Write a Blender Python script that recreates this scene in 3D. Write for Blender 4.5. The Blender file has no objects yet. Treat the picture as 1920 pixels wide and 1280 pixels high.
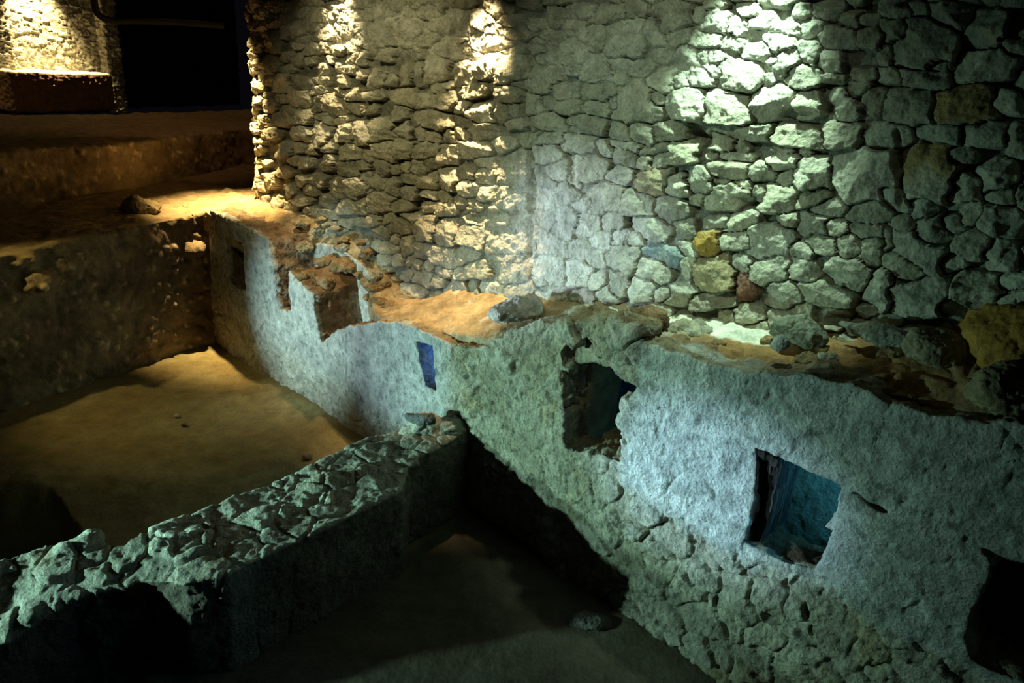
import bpy, bmesh, math, random
import numpy as np
from mathutils import Vector, Matrix
from mathutils.geometry import delaunay_2d_cdt

S = bpy.context.scene
COL = S.collection
random.seed(4); RNG = np.random.default_rng(11)

# ------------------------------------------------------------------ camera
F, CX, CY = 1280.0, 960.0, 640.0            # focal length and centre for 1920 x 1280
nad = np.array([-260., 3260., F]); nad /= np.linalg.norm(nad)
UPc = -nad
_y = np.array([0, 0, 1.]) - UPc * UPc[2]; _y /= np.linalg.norm(_y)
_x = np.cross(_y, UPc)
W = np.array([_x, _y, UPc])                 # rows: world axes in camera (right, down, forward)
CAM = np.array([0., 0., 3.2])
cd = bpy.data.cameras.new('camera'); cd.sensor_width = 36; cd.lens = 24.0; cd.clip_start = .05; cd.clip_end = 80
cam = bpy.data.objects.new('camera', cd); COL.objects.link(cam); S.camera = cam
R = np.stack([W[:, 0], -W[:, 1], -W[:, 2]], 1)
M4 = Matrix([[*R[i], CAM[i]] for i in range(3)] + [[0, 0, 0, 1]]); cam.matrix_world = M4

# ------------------------------------------------------------------ world, exposure
w = bpy.data.worlds.new('world'); S.world = w; w.use_nodes = True
w.node_tree.nodes['Background'].inputs[0].default_value = (0.30, 0.27, 0.42, 1)
w.node_tree.nodes['Background'].inputs[1].default_value = 0.006
S.view_settings.view_transform = 'Standard'; S.view_settings.look = 'None'
S.view_settings.gamma = 1; S.view_settings.use_curve_mapping = False
S.view_settings.exposure = 0.12

# ------------------------------------------------------------------ the measured plan
P0 = np.array([-3.517, 7.408]); _q = np.array([1.35, 2.97]) - P0
T = _q / np.linalg.norm(_q); N = np.array([-T[1], T[0]])      # T along the ruin, N away from the camera
def ray(x, y): return W @ np.array([(x - CX) / F, (y - CY) / F, 1.])
def atz(x, y, z=0.): d = ray(x, y); return CAM + d * (z - CAM[2]) / d[2]
def onp(x, y, off=0.):                       # (along, height) of a sight line on the upright plane at depth off
    d = ray(x, y); k = ((P0 + N * off - CAM[:2]) @ N) / (d[:2] @ N); q = CAM + d * k
    return (q[:2] - P0) @ T, q[2]
def UO(u, o, z): p = P0 + T * u + N * o; return (p[0], p[1], z)
def uo_arr(u, o, z): return np.stack([P0[0] + T[0] * u + N[0] * o, P0[1] + T[1] * u + N[1] * o, z], -1)
def to_uo(co): d = co[:, :2] - P0; return d @ T, d @ N
def proj(p): c = (p - CAM) @ W; return CX + F * c[:, 0] / c[:, 2], CY + F * c[:, 1] / c[:, 2]
BW = 0.62                                    # depth of the tall wall behind the ruin's face

# ------------------------------------------------------------------ lamps of the site, with added fill spots
def spot(name, loc, aim, power, col, size, blend=.6, rad=.04):
    l = bpy.data.lights.new(name, 'SPOT'); l.energy = power; l.color = col
    l.spot_size = math.radians(size); l.spot_blend = blend; l.shadow_soft_size = rad
    o = bpy.data.objects.new(name, l); COL.objects.link(o); o.location = loc
    o.rotation_euler = (Vector(aim) - Vector(loc)).to_track_quat('-Z', 'Y').to_euler(); return o
def point(name, loc, power, col, rad=.06):
    l = bpy.data.lights.new(name, 'POINT'); l.energy = power; l.color = col; l.shadow_soft_size = rad
    o = bpy.data.objects.new(name, l); COL.objects.link(o); o.location = loc; return o
WARM = (1, .62, .22); WARM2 = (1, .80, .45); GREEN = (.66, 1, .74); ICE = (.50, .80, 1); BLUE = (.12, .42, 1)
def uw(x): return onp(x, 0, BW)[0]
LAMPS = dict(
 end=(UO(uw(452), BW-.42, 4.05), UO(uw(452)-.02, BW-.15, 1.7), 2100, (1, .74, .32), 50, 1),
 a=(UO(uw(642), BW-.24, 4.15), UO(uw(642), BW+.10, 2.0), 270, WARM2, 56, 1),
 b=(UO(uw(930), BW-.28, 4.05), UO(uw(918), BW-.02, 1.8), 620, (1,.78,.42), 46, 1),
 c=(UO(uw(1425), BW-.34, 4.08), UO(uw(1440), BW+.16, 2.4), 260, (.62, 1, .76), 64, 1),
)
for k, (l, a, p, c, s, bl) in LAMPS.items(): spot('lamp_' + k, l, a, p, c, s, bl)
def ruin(x, y, o=0): u, z = onp(x, y, o); return UO(u, o, z)
SIDE = (-4.7, 2.9, .97)
spot('flood_right', SIDE, ruin(1295, 910), 1900, (.44, .72, 1), 13, 1)
spot('flood_mid', SIDE, ruin(740, 655), 420, (.52, .82, 1), 27, 1)
spot('flood_left', SIDE, ruin(560, 610), 820, (.60, .95, .96), 30, 1)
spot('flood_wall', (-4.7, 2.7, 1.6), ruin(1085, 455, BW), 1150, (.60, .76, 1), 17, 1)
spot('flood_wide', SIDE, ruin(1010, 750, 0), 500, (.50, 1, .82), 50, 1, .06)
spot('fill_top', (-4.4, 2.0, 1.08), (-1.3, 3.2, .66), 470, (.50, 1, .84), 44, 1)  # added spot to brighten the cross wall's top
spot('floor_fill_light', (-5.2, 5.0, 3.0), tuple(atz(330, 760)), 100, (1, .82, .30), 46, 1)  # added fill for the floor of the left room
spot('fill_high_left', (-3.0, 3.2, 4.95), ruin(720, 300, BW), 250, (1, .95, .52), 56, 1, .05)  # added fill above the view, for the tall wall's left part
spot('fill_high_right', (-1.6, 1.7, 4.95), ruin(1190, 330, BW), 190, (.78, 1, .70), 46, 1, .05)  # added fill above the view, for the tall wall's right part

# ------------------------------------------------------------------ numpy noise
def _h(ix, iy, iz, s):
    n = (ix.astype(np.int64) * 374761393 + iy.astype(np.int64) * 668265263 + iz.astype(np.int64) * 2147483647 + s * 1274126177) & 0xffffffff
    n = ((n ^ (n >> 13)) * 1274126177) & 0xffffffff
    n = ((n ^ (n >> 16)) * 2246822519) & 0xffffffff
    return ((n ^ (n >> 15)) & 0xffffff) / float(0xffffff)
def noise(p, f, s=0):
    q = p * f; i = np.floor(q); r = q - i; r = r * r * r * (r * (r * 6 - 15) + 10); i = i.astype(np.int64); o = 0
    for a in (0, 1):
        wx = r[:, 0] if a else 1 - r[:, 0]
        for b in (0, 1):
            wy = r[:, 1] if b else 1 - r[:, 1]
            for c in (0, 1):
                wz = r[:, 2] if c else 1 - r[:, 2]
                o = o + wx * wy * wz * _h(i[:, 0] + a, i[:, 1] + b, i[:, 2] + c, s)
    return o * 2 - 1
def fbm(p, f, n=4, s=0, g=.5):
    o = 0; a = 1.; t = 0
    for k in range(n): o = o + a * noise(p, f, s + k * 7); t += a; a *= g; f *= 2.03
    return o / t
def voro(p, f, s=0):                          # F1, F2, cell id
    q = p * f; i = np.floor(q).astype(np.int64)
    f1 = np.full(len(p), 9.); f2 = np.full(len(p), 9.); cid = np.zeros(len(p))
    for a in (-1, 0, 1):
        for b in (-1, 0, 1):
            for c in (-1, 0, 1):
                x, y, z = i[:, 0] + a, i[:, 1] + b, i[:, 2] + c
                d = (x + _h(x, y, z, s) - q[:, 0])**2 + (y + _h(x, y, z, s + 1) - q[:, 1])**2 + (z + _h(x, y, z, s + 2) - q[:, 2])**2
                d = np.sqrt(d); m = d < f1
                f2 = np.where(m, f1, np.minimum(f2, d)); cid = np.where(m, _h(x, y, z, s + 3), cid); f1 = np.where(m, d, f1)
    return f1, f2, cid
def sst(a, b, x): t = np.clip((x - a) / (b - a), 0, 1); return t * t * (3 - 2 * t)
def mix(a, b, t): return a + (b - a) * (t[:, None] if np.ndim(t) else t)

# ------------------------------------------------------------------ materials
def rock_mat(name, rough=.92, bump=1., fine=90, dist=.018, speck=0.30, streak=None):
    m = bpy.data.materials.new(name); m.use_nodes = True; nt = m.node_tree; nd = nt.nodes; L = nt.links
    b = nd['Principled BSDF']; b.inputs['Roughness'].default_value = rough; b.inputs['Specular IOR Level'].default_value = .25
    tc = nd.new('ShaderNodeTexCoord'); at = nd.new('ShaderNodeAttribute'); at.attribute_name = 'tint'
    src = tc.outputs['Object']
    if streak:
        mp = nd.new('ShaderNodeMapping'); mp.inputs['Scale'].default_value = streak; L.new(src, mp.inputs[0]); src = mp.outputs[0]
    n1 = nd.new('ShaderNodeTexNoise'); n1.inputs['Scale'].default_value = fine; n1.inputs['Detail'].default_value = 6; n1.inputs['Roughness'].default_value = .65
    n2 = nd.new('ShaderNodeTexNoise'); n2.inputs['Scale'].default_value = fine * .16; n2.inputs['Detail'].default_value = 5; n2.inputs['Roughness'].default_value = .6
    vo = nd.new('ShaderNodeTexVoronoi'); vo.inputs['Scale'].default_value = fine * .55
    for n in (n1, n2, vo): L.new(src, n.inputs['Vector'])
    add = nd.new('ShaderNodeMath'); add.operation = 'MULTIPLY_ADD'; L.new(n2.outputs['Fac'], add.inputs[0]); add.inputs[1].default_value = 1.6; L.new(n1.outputs['Fac'], add.inputs[2])
    a2 = nd.new('ShaderNodeMath'); a2.operation = 'MULTIPLY_ADD'; L.new(vo.outputs['Distance'], a2.inputs[0]); a2.inputs[1].default_value = .5; L.new(add.outputs[0], a2.inputs[2])
    bp = nd.new('ShaderNodeBump'); bp.inputs['Strength'].default_value = bump; bp.inputs['Distance'].default_value = dist
    L.new(a2.outputs[0], bp.inputs['Height']); L.new(bp.outputs[0], b.inputs['Normal'])
    r = nd.new('ShaderNodeMapRange'); r.inputs['From Min'].default_value = .3; r.inputs['From Max'].default_value = .7
    r.inputs['To Min'].default_value = 1 - speck; r.inputs['To Max'].default_value = 1 + speck; L.new(n2.outputs['Fac'], r.inputs['Value'])
    r2 = nd.new('ShaderNodeMapRange'); r2.inputs['From Min'].default_value = .3; r2.inputs['From Max'].default_value = .7
    r2.inputs['To Min'].default_value = 1 - speck * .8; r2.inputs['To Max'].default_value = 1 + speck * .8; L.new(n1.outputs['Fac'], r2.inputs['Value'])
    mm = nd.new('ShaderNodeMath'); mm.operation = 'MULTIPLY'; L.new(r.outputs[0], mm.inputs[0]); L.new(r2.outputs[0], mm.inputs[1])
    vm = nd.new('ShaderNodeVectorMath'); vm.operation = 'SCALE'; L.new(at.outputs['Color'], vm.inputs[0]); L.new(mm.outputs[0], vm.inputs['Scale'])
    L.new(vm.outputs[0], b.inputs['Base Color']); return m
MAT = dict(wall=rock_mat('limestone_rubble', fine=70, dist=.017, bump=.8, speck=.34),
           ruin=rock_mat('ruin_masonry', fine=85, dist=.019, bump=.9, speck=.34),
           earth=rock_mat('packed_earth', fine=60, dist=.012, bump=.6, speck=.3),
           floor=rock_mat('earth_floor', fine=45, dist=.012, bump=.5, speck=.24),
           wood=rock_mat('old_timber', fine=60, dist=.01, bump=.8, streak=(1, 1, .12)),
           stone=rock_mat('loose_stone', fine=80, dist=.008))
def plain(name, c, r=.6):
    m = bpy.data.materials.new(name); m.use_nodes = True; b = m.node_tree.nodes['Principled BSDF']
    b.inputs['Base Color'].default_value = (*c, 1); b.inputs['Roughness'].default_value = r; return m
C_LIME = np.array([.42, .38, .27]); C_PALE = np.array([.56, .53, .44]); C_SOIL = np.array([.34, .235, .12])
C_FILL = np.array([.17, .10, .05]); C_DARK = np.array([.10, .085, .065]); C_OCH = np.array([.42, .24, .05]); C_GREY = np.array([.27, .26, .22])

# ------------------------------------------------------------------ mesh helpers
def mesh_np(name, co, faces, tint=None, smooth=True):
    me = bpy.data.meshes.new(name); nv = len(co); fs = np.asarray(faces); k = fs.shape[1]
    me.vertices.add(nv); me.vertices.foreach_set('co', np.ascontiguousarray(co, dtype=np.float32).ravel())
    me.loops.add(fs.size); me.loops.foreach_set('vertex_index', fs.astype(np.int32).ravel())
    me.polygons.add(len(fs)); me.polygons.foreach_set('loop_start', (np.arange(len(fs)) * k).astype(np.int32))
    me.polygons.foreach_set('use_smooth', np.full(len(fs), smooth)); me.update(); me.validate()
    if tint is not None: set_tint(me, tint)
    return me
def set_tint(me, tint):
    a = me.color_attributes.get('tint') or me.color_attributes.new('tint', 'FLOAT_COLOR', 'POINT')
    d = np.ones((len(me.vertices), 4), np.float32); d[:, :3] = np.clip(tint, 0.005, .95); a.data.foreach_set('color', d.ravel())
def link(name, me, mat, parent=None, kind=None, label=None, cat=None, group=None):
    o = bpy.data.objects.new(name, me); COL.objects.link(o)
    if mat is not None: me.materials.append(mat)
    if parent: o.parent = parent
    if kind: o['kind'] = kind
    if label: o['label'] = label
    if cat: o['category'] = cat
    if group: o['group'] = group
    return o
def empty(name, loc, label, cat, group=None, kind=None):
    o = bpy.data.objects.new(name, None); COL.objects.link(o); o.location = loc; o.empty_display_size = .2
    o['label'] = label; o['category'] = cat
    if group: o['group'] = group
    if kind: o['kind'] = kind
    return o
def grid_faces(nu, nv):
    i = np.arange(nu * nv).reshape(nu, nv); return np.stack([i[:-1, :-1], i[1:, :-1], i[1:, 1:], i[:-1, 1:]], -1).reshape(-1, 4)

class Solid:
    """collects closed shapes in one bmesh, merges them by voxel remesh, then carves the surface"""
    def __init__(s): s.bm = bmesh.new()
    def poly(s, outer, holes, fmap, d0, d1):   # 2-D outline with holes, fmap(x, y, d) -> 3-D, extruded d0 -> d1
        pts = []; cons = []
        for ring in [outer] + holes:
            b = len(pts); pts += [Vector(p) for p in ring]; cons.append(list(range(b, b + len(ring))))
        vs, _, fs, _, _, _ = delaunay_2d_cdt(pts, [], cons, 2 if holes == [] else 2, 1e-5)
        def inside(p, ring):
            c = False; j = len(ring) - 1
            for i in range(len(ring)):
                a, b = ring[i], ring[j]
                if (a[1] > p[1]) != (b[1] > p[1]) and p[0] < (b[0] - a[0]) * (p[1] - a[1]) / (b[1] - a[1]) + a[0]: c = not c
                j = i
            return c
        keep = []
        for f in fs:
            c = (sum(vs[i][0] for i in f) / len(f), sum(vs[i][1] for i in f) / len(f))
            if inside(c, outer) and not any(inside(c, h) for h in holes): keep.append(list(f))
        bm = bmesh.new()
        A = [bm.verts.new(fmap(v[0], v[1], d0)) for v in vs]; B = [bm.verts.new(fmap(v[0], v[1], d1)) for v in vs]
        ed = {}
        for f in keep:
            bm.faces.new([A[i] for i in f]); bm.faces.new([B[i] for i in reversed(f)])
            for a, b in zip(f, f[1:] + f[:1]): ed[(a, b)] = 1
        for (a, b) in list(ed):
            if (b, a) not in ed: bm.faces.new([A[b], A[a], B[a], B[b]])
        bmesh.ops.delete(bm, geom=[v for v in bm.verts if not v.link_faces], context='VERTS')
        s._merge(bm)
    def _merge(s, bm):
        bmesh.ops.recalc_face_normals(bm, faces=bm.faces)
        me = bpy.data.meshes.new('tmp'); bm.to_mesh(me); bm.free(); s.bm.from_mesh(me); bpy.data.meshes.remove(me)
    def ribbon(s, sts):                         # stations: (front xy, back xy, z front, z back, z bottom)
        bm = bmesh.new(); rows = []
        for (fx, bx, zf, zb, z0) in sts:
            rows.append([bm.verts.new((fx[0], fx[1], zf)), bm.verts.new((bx[0], bx[1], zb)), bm.verts.new((bx[0], bx[1], z0)), bm.verts.new((fx[0], fx[1], z0))])
        for a, b in zip(rows, rows[1:]):
            for k in range(4): bm.faces.new([a[k], a[(k + 1) % 4], b[(k + 1) % 4], b[k]])
        bm.faces.new(rows[0]); bm.faces.new(list(reversed(rows[-1]))); s._merge(bm)
    def blob(s, c, r, seed=0, rot=0):
        bm = bmesh.new(); bmesh.ops.create_icosphere(bm, subdivisions=3, radius=1)
        co = np.array([v.co[:] for v in bm.verts]); d = 1 + .22 * fbm(co + seed * 3.7, 1.1, 2, seed)
        # a few flat cuts make it a stone rather than a ball
        rs = np.random.default_rng(seed)
        for k in range(7):
            n = rs.normal(size=3); n /= np.linalg.norm(n); h = rs.uniform(.62, .85); q = (co * d[:, None]) @ n
            d = np.where(q > h, d * h / np.maximum(q, 1e-6), d)
        ca, sa = math.cos(rot), math.sin(rot)
        for v, k in zip(bm.verts, d):
            x, y, z = v.co.x * k * r[0], v.co.y * k * r[1], v.co.z * k * r[2]
            v.co = (c[0] + x * ca - y * sa, c[1] + x * sa + y * ca, c[2] + z)
        s._merge(bm)
    def build(s, name, voxel, disp, mat, tint, **kw):
        me = bpy.data.meshes.new(name); s.bm.to_mesh(me); s.bm.free()
        o = bpy.data.objects.new('tmp', me); COL.objects.link(o)
        if voxel:
            md = o.modifiers.new('r', 'REMESH'); md.mode = 'VOXEL'; md.voxel_size = voxel; md.adaptivity = 0
            dg = bpy.context.evaluated_depsgraph_get(); me2 = bpy.data.meshes.new_from_object(o.evaluated_get(dg))
        else: me2 = me
        COL.objects.unlink(o); bpy.data.objects.remove(o)
        n = len(me2.vertices); co = np.empty(n * 3, np.float32); me2.vertices.foreach_get('co', co); co = co.reshape(-1, 3).astype(float)
        nr = np.empty(n * 3, np.float32); me2.vertices.foreach_get('normal', nr); nr = nr.reshape(-1, 3).astype(float)
        # smooth the normals a little, along the edges
        ne = len(me2.edges); ev = np.empty(ne * 2, np.int32); me2.edges.foreach_get('vertices', ev); ev = ev.reshape(-1, 2)
        def smooth(a, it):
            deg = np.bincount(ev.ravel(), minlength=n)[:, None] + 1
            for _ in range(it):
                b = a.copy()
                for k in range(a.shape[1]):
                    b[:, k] += np.bincount(ev[:, 0], weights=a[ev[:, 1], k], minlength=n) + np.bincount(ev[:, 1], weights=a[ev[:, 0], k], minlength=n)
                a = b / deg
            return a
        co = smooth(co, 3); nr = smooth(nr, 3); nr /= np.linalg.norm(nr, axis=1)[:, None] + 1e-9
        c2 = co + disp(co, nr)
        me2.vertices.foreach_set('co', c2.astype(np.float32).ravel()); me2.name = name
        me2.polygons.foreach_set('use_smooth', np.ones(len(me2.polygons), bool)); me2.update()
        set_tint(me2, tint(co, nr)); me2.materials.clear()
        return link(name, me2, mat, **kw)

# ------------------------------------------------------------------ TALL RUBBLE WALL (stones traced one by one)
ST = []
def tr(ox, oy, s, rows):
    for r in rows: ST.append((ox + r[0] / s, oy + r[1] / s, r[2] / s, r[3] / s, (r[4] if len(r) > 4 else 0), r[5] if len(r) > 5 else 0))
tr(400, 0, 3.2, [(370,250,90,120),(445,185,55,70),(265,285,45,60),(605,290,90,70),(690,290,60,60),(750,300,50,50),(790,180,70,60),(915,350,60,80),(370,380,60,110,-30),(460,340,60,60),(520,360,60,70),(590,360,50,50),(715,365,45,50),(840,360,60,80),(770,415,35,60),(845,420,80,60),(680,420,50,60),(440,500,110,110),(545,500,100,70,20),(345,480,60,70),(265,530,70,60),(160,515,80,50),(180,600,80,50),(265,600,80,50),(795,490,60,60),(1170,450,70,120),(1255,450,65,130),(1355,420,130,180),(1510,455,110,130),(1000,470,100,100),(1100,480,80,70),(910,450,60,50),(1180,200,150,140),(1000,220,170,200),(1385,530,110,50,-10),(1400,595,130,90),(1290,620,90,90),(1165,595,130,100),(1520,540,60,50),(435,590,90,70),(540,600,110,120),(650,620,90,110),(740,630,100,140,-25),(870,560,90,80),(850,640,110,50,20),(960,660,60,50),(190,680,60,80),(240,660,50,70),(460,690,130,110),(570,700,90,100),(1140,670,90,80),(655,800,100,140),(710,730,60,50),(780,730,80,50),(215,770,110,70),(550,800,140,110),(800,800,100,110),(915,800,140,120),(1050,790,110,140),(1160,780,90,100,35),(1350,720,190,110,15),(1215,730,40,70),(1240,810,50,80),(1320,830,70,70),(1420,830,90,90),(1745,670,100,90),(1520,640,90,60),(440,900,90,80),(520,890,60,60),(600,900,60,60),(730,880,60,70),(840,905,110,80),(1050,910,110,120),(960,920,60,80),(1150,910,100,110),(1275,915,130,110),(1410,930,110,120),(270,900,60,80),(215,960,50,50),(280,850,50,40),(320,980,60,40),(560,980,80,50),(700,970,80,80),(815,1015,110,90),(905,985,70,60),(1020,1000,90,100,-30),(1095,1020,50,60),(1150,1000,60,80),(1230,1005,100,80),(1310,980,80,60),(1410,1080,120,130),(1290,1085,130,100),(1180,1070,100,60),(990,1095,100,60,35),(910,1050,60,50),(640,1080,90,80),(440,1040,80,50,20),(350,1080,90,80),(220,1080,80,100),(560,1080,60,60),(480,1150,60,90),(600,1140,70,60),(760,1130,80,120),(870,1120,120,110,-30),(1090,1130,80,90),(1170,1160,90,70),(950,1145,35,35),(1280,1165,90,50,10),(1375,1180,70,50,30),(1530,1140,100,90),(540,1200,120,70),(400,1210,100,60,30),(680,1210,70,80),(800,1240,90,70),(1010,1210,140,110),(1130,1240,120,70),(1300,1245,90,60),(1410,1245,120,90),(910,1240,70,70),(1560,1240,90,80),(480,1250,70,70),(580,1255,60,50),(190,250,60,50),(190,390,60,90),(140,430,50,50),(190,480,60,40)])
tr(700, 200, 3.2, [(15,680,60,80),(165,720,100,80),(315,725,130,140),(450,765,130,150),(95,670,50,50),(600,790,160,130),(45,760,90,90),(100,850,100,60),(210,840,70,120),(305,870,90,110),(440,900,150,110),(145,790,50,70),(25,830,50,60),(75,910,60,80),(145,920,60,70),(230,930,60,70),(275,960,60,70),(60,990,80,50),(110,1050,80,50),(430,1000,110,70),(360,970,60,60),(575,880,140,110),(640,960,120,100),(540,1000,90,80),(400,1050,90,60),(210,1020,70,60),(850,1000,150,110),(820,900,140,50),(800,830,220,90),(830,600,130,150),(740,660,100,100),(860,400,190,230,30),(1080,90,190,110,10),(960,100,60,120),(1185,80,60,40),(1305,115,200,110,12),(1495,155,135,110,10),(1630,165,140,110,25),(1800,155,180,100,-10),(1075,195,150,80),(1250,215,220,110),(1400,260,80,90),(1520,240,150,70,8),(1700,260,200,70,-20),(1860,270,130,130),(1500,310,140,80,8),(1640,330,90,80),(1740,310,110,70),(1340,360,130,170),(1060,290,180,100),(1130,380,150,110),(1030,420,140,130),(1220,400,70,180,10),(1490,410,120,110,25),(1690,450,190,190,0,3),(1840,480,130,150),(1040,560,140,110,10),(1170,510,120,130),(1400,560,200,190),(1600,590,180,140,20),(1800,610,190,140,-15),(1025,670,130,120),(1155,690,140,170),(1300,720,140,110,15),(1440,700,130,130),(1660,740,200,130,30),(1880,740,120,110),(965,750,50,80),(1060,810,170,140),(955,855,50,80),(1235,850,120,140,15),(1340,900,130,130),(1380,800,140,80),(1480,790,90,80),(1505,910,170,180),(1740,900,230,100,18,4),(1560,810,80,80),(1060,980,180,170),(1230,1000,150,180),(1340,1050,80,100),(1470,1050,100,140,-10),(1670,990,190,140),(1630,1100,170,140),(1860,1120,170,140),(1900,960,80,120),(1000,1050,100,60)])
tr(950, 0, 3.2, [(60,310,120,60),(60,420,130,170),(60,560,130,110),(180,620,110,120),(275,610,80,110),(400,640,150,110),(340,550,110,90,30),(560,540,220,100),(560,650,170,90,8),(650,610,60,80),(800,620,280,240),(560,430,190,110),(1090,640,190,180),(930,590,80,80),(1330,650,260,190),(1600,620,250,190,-8),(1800,640,170,150),(1170,470,120,90),(1060,480,90,80),(1250,420,80,90),(1390,460,200,200),(1560,470,80,70),(1670,380,160,150),(1780,470,200,150),(1600,360,90,60),(1480,300,150,100),(1640,240,170,110,-20),(1200,230,200,80),(1350,250,120,80,15),(1090,310,100,90,30),(1240,330,120,70),(910,210,120,170),(1000,80,200,200,30),(1250,140,170,150),(1520,120,180,90),(1680,170,160,60),(1440,60,110,100),(1780,60,120,80),(1150,80,80,100),(720,230,220,200),(450,80,200,110,-10),(560,220,100,140),(300,110,100,120),(420,180,160,120,20),(130,190,90,90),(200,280,110,100),(800,60,130,120),(1420,800,370,90),(1740,820,320,90,8),(1280,850,150,90,10),(1370,940,170,60),(1640,895,130,50,10),(1790,910,80,60),(1350,1010,230,120),(1640,970,190,90),(1240,940,60,50),(1400,880,60,50),(1150,1080,150,150),(1280,1100,80,50),(1400,1110,80,40),(1320,1180,200,120),(1490,1160,80,80),(1630,1190,190,160),(1650,1080,100,70,-15),(1830,1050,220,180),(1150,1190,70,50),(1820,1190,150,90)])
tr(1450, 0, 3.2, [(345,360,140,110),(360,460,120,80),(430,640,140,190),(560,430,160,70),(620,620,110,140),(600,120,120,60),(690,330,90,110),(590,230,150,110),(760,60,180,140),(940,260,330,260),(1060,100,240,170),(1300,180,250,230),(1010,380,120,60),(910,460,280,140),(820,650,300,190,-5),(1180,620,320,230,-20,2),(1440,600,180,160),(1300,380,340,150,-8),(1000,800,240,120),(1250,810,240,120),(700,820,250,160),(420,810,220,120),(560,1050,370,260,-10),(920,1030,310,320,0,2),(1180,1130,200,160),(1330,1060,230,180,-20),(1440,850,140,170),(1380,1200,200,150)])
tr(1300, 250, 3.097, [(105,640,170,130,-20,1),(125,810,230,190,0,3),(100,960,240,110),(300,890,90,140,0,5),(440,640,260,170),(780,430,160,100),(1030,460,220,130,-10),(830,550,140,80),(1010,570,200,90,5),(460,810,190,160),(520,940,190,120,20),(650,800,160,110),(920,800,270,160),(780,920,270,170),(900,650,130,130),(1040,690,120,200),(330,1050,150,140,30),(560,1060,190,120),(1140,620,60,130),(1300,680,380,160,25),(1230,780,280,110,25),(1390,560,170,180),(1300,950,350,220),(1080,900,150,250,15),(1240,520,130,90),(1620,640,200,150),(1620,470,120,100),(1800,500,220,180),(1780,700,180,140),(1100,1090,220,80),(1000,1040,120,80)])
_c = np.array([(s[0], s[1]) for s in ST]); _r = np.array([max(s[2], s[3]) / 2 for s in ST])
for k in range(9000):                          # pack the untraced gaps with smaller stones of the local size
    x = random.uniform(380, 2050); y = random.uniform(-420, 660)
    base = (13 + 24 * max(0, (x - 430) / 1500)) * random.uniform(.55, 1.15)
    if ((_c[:, 0] - x)**2 + (_c[:, 1] - y)**2 < (_r * .82 + base * .8)**2).any(): continue
    ST.append((x, y, base * 2 * random.uniform(1, 1.35), base * 2 * random.uniform(.65, .95), random.uniform(-15, 15), 0))
    _c = np.vstack([_c, (x, y)]); _r = np.append(_r, base)
ST = np.array(ST)

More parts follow.
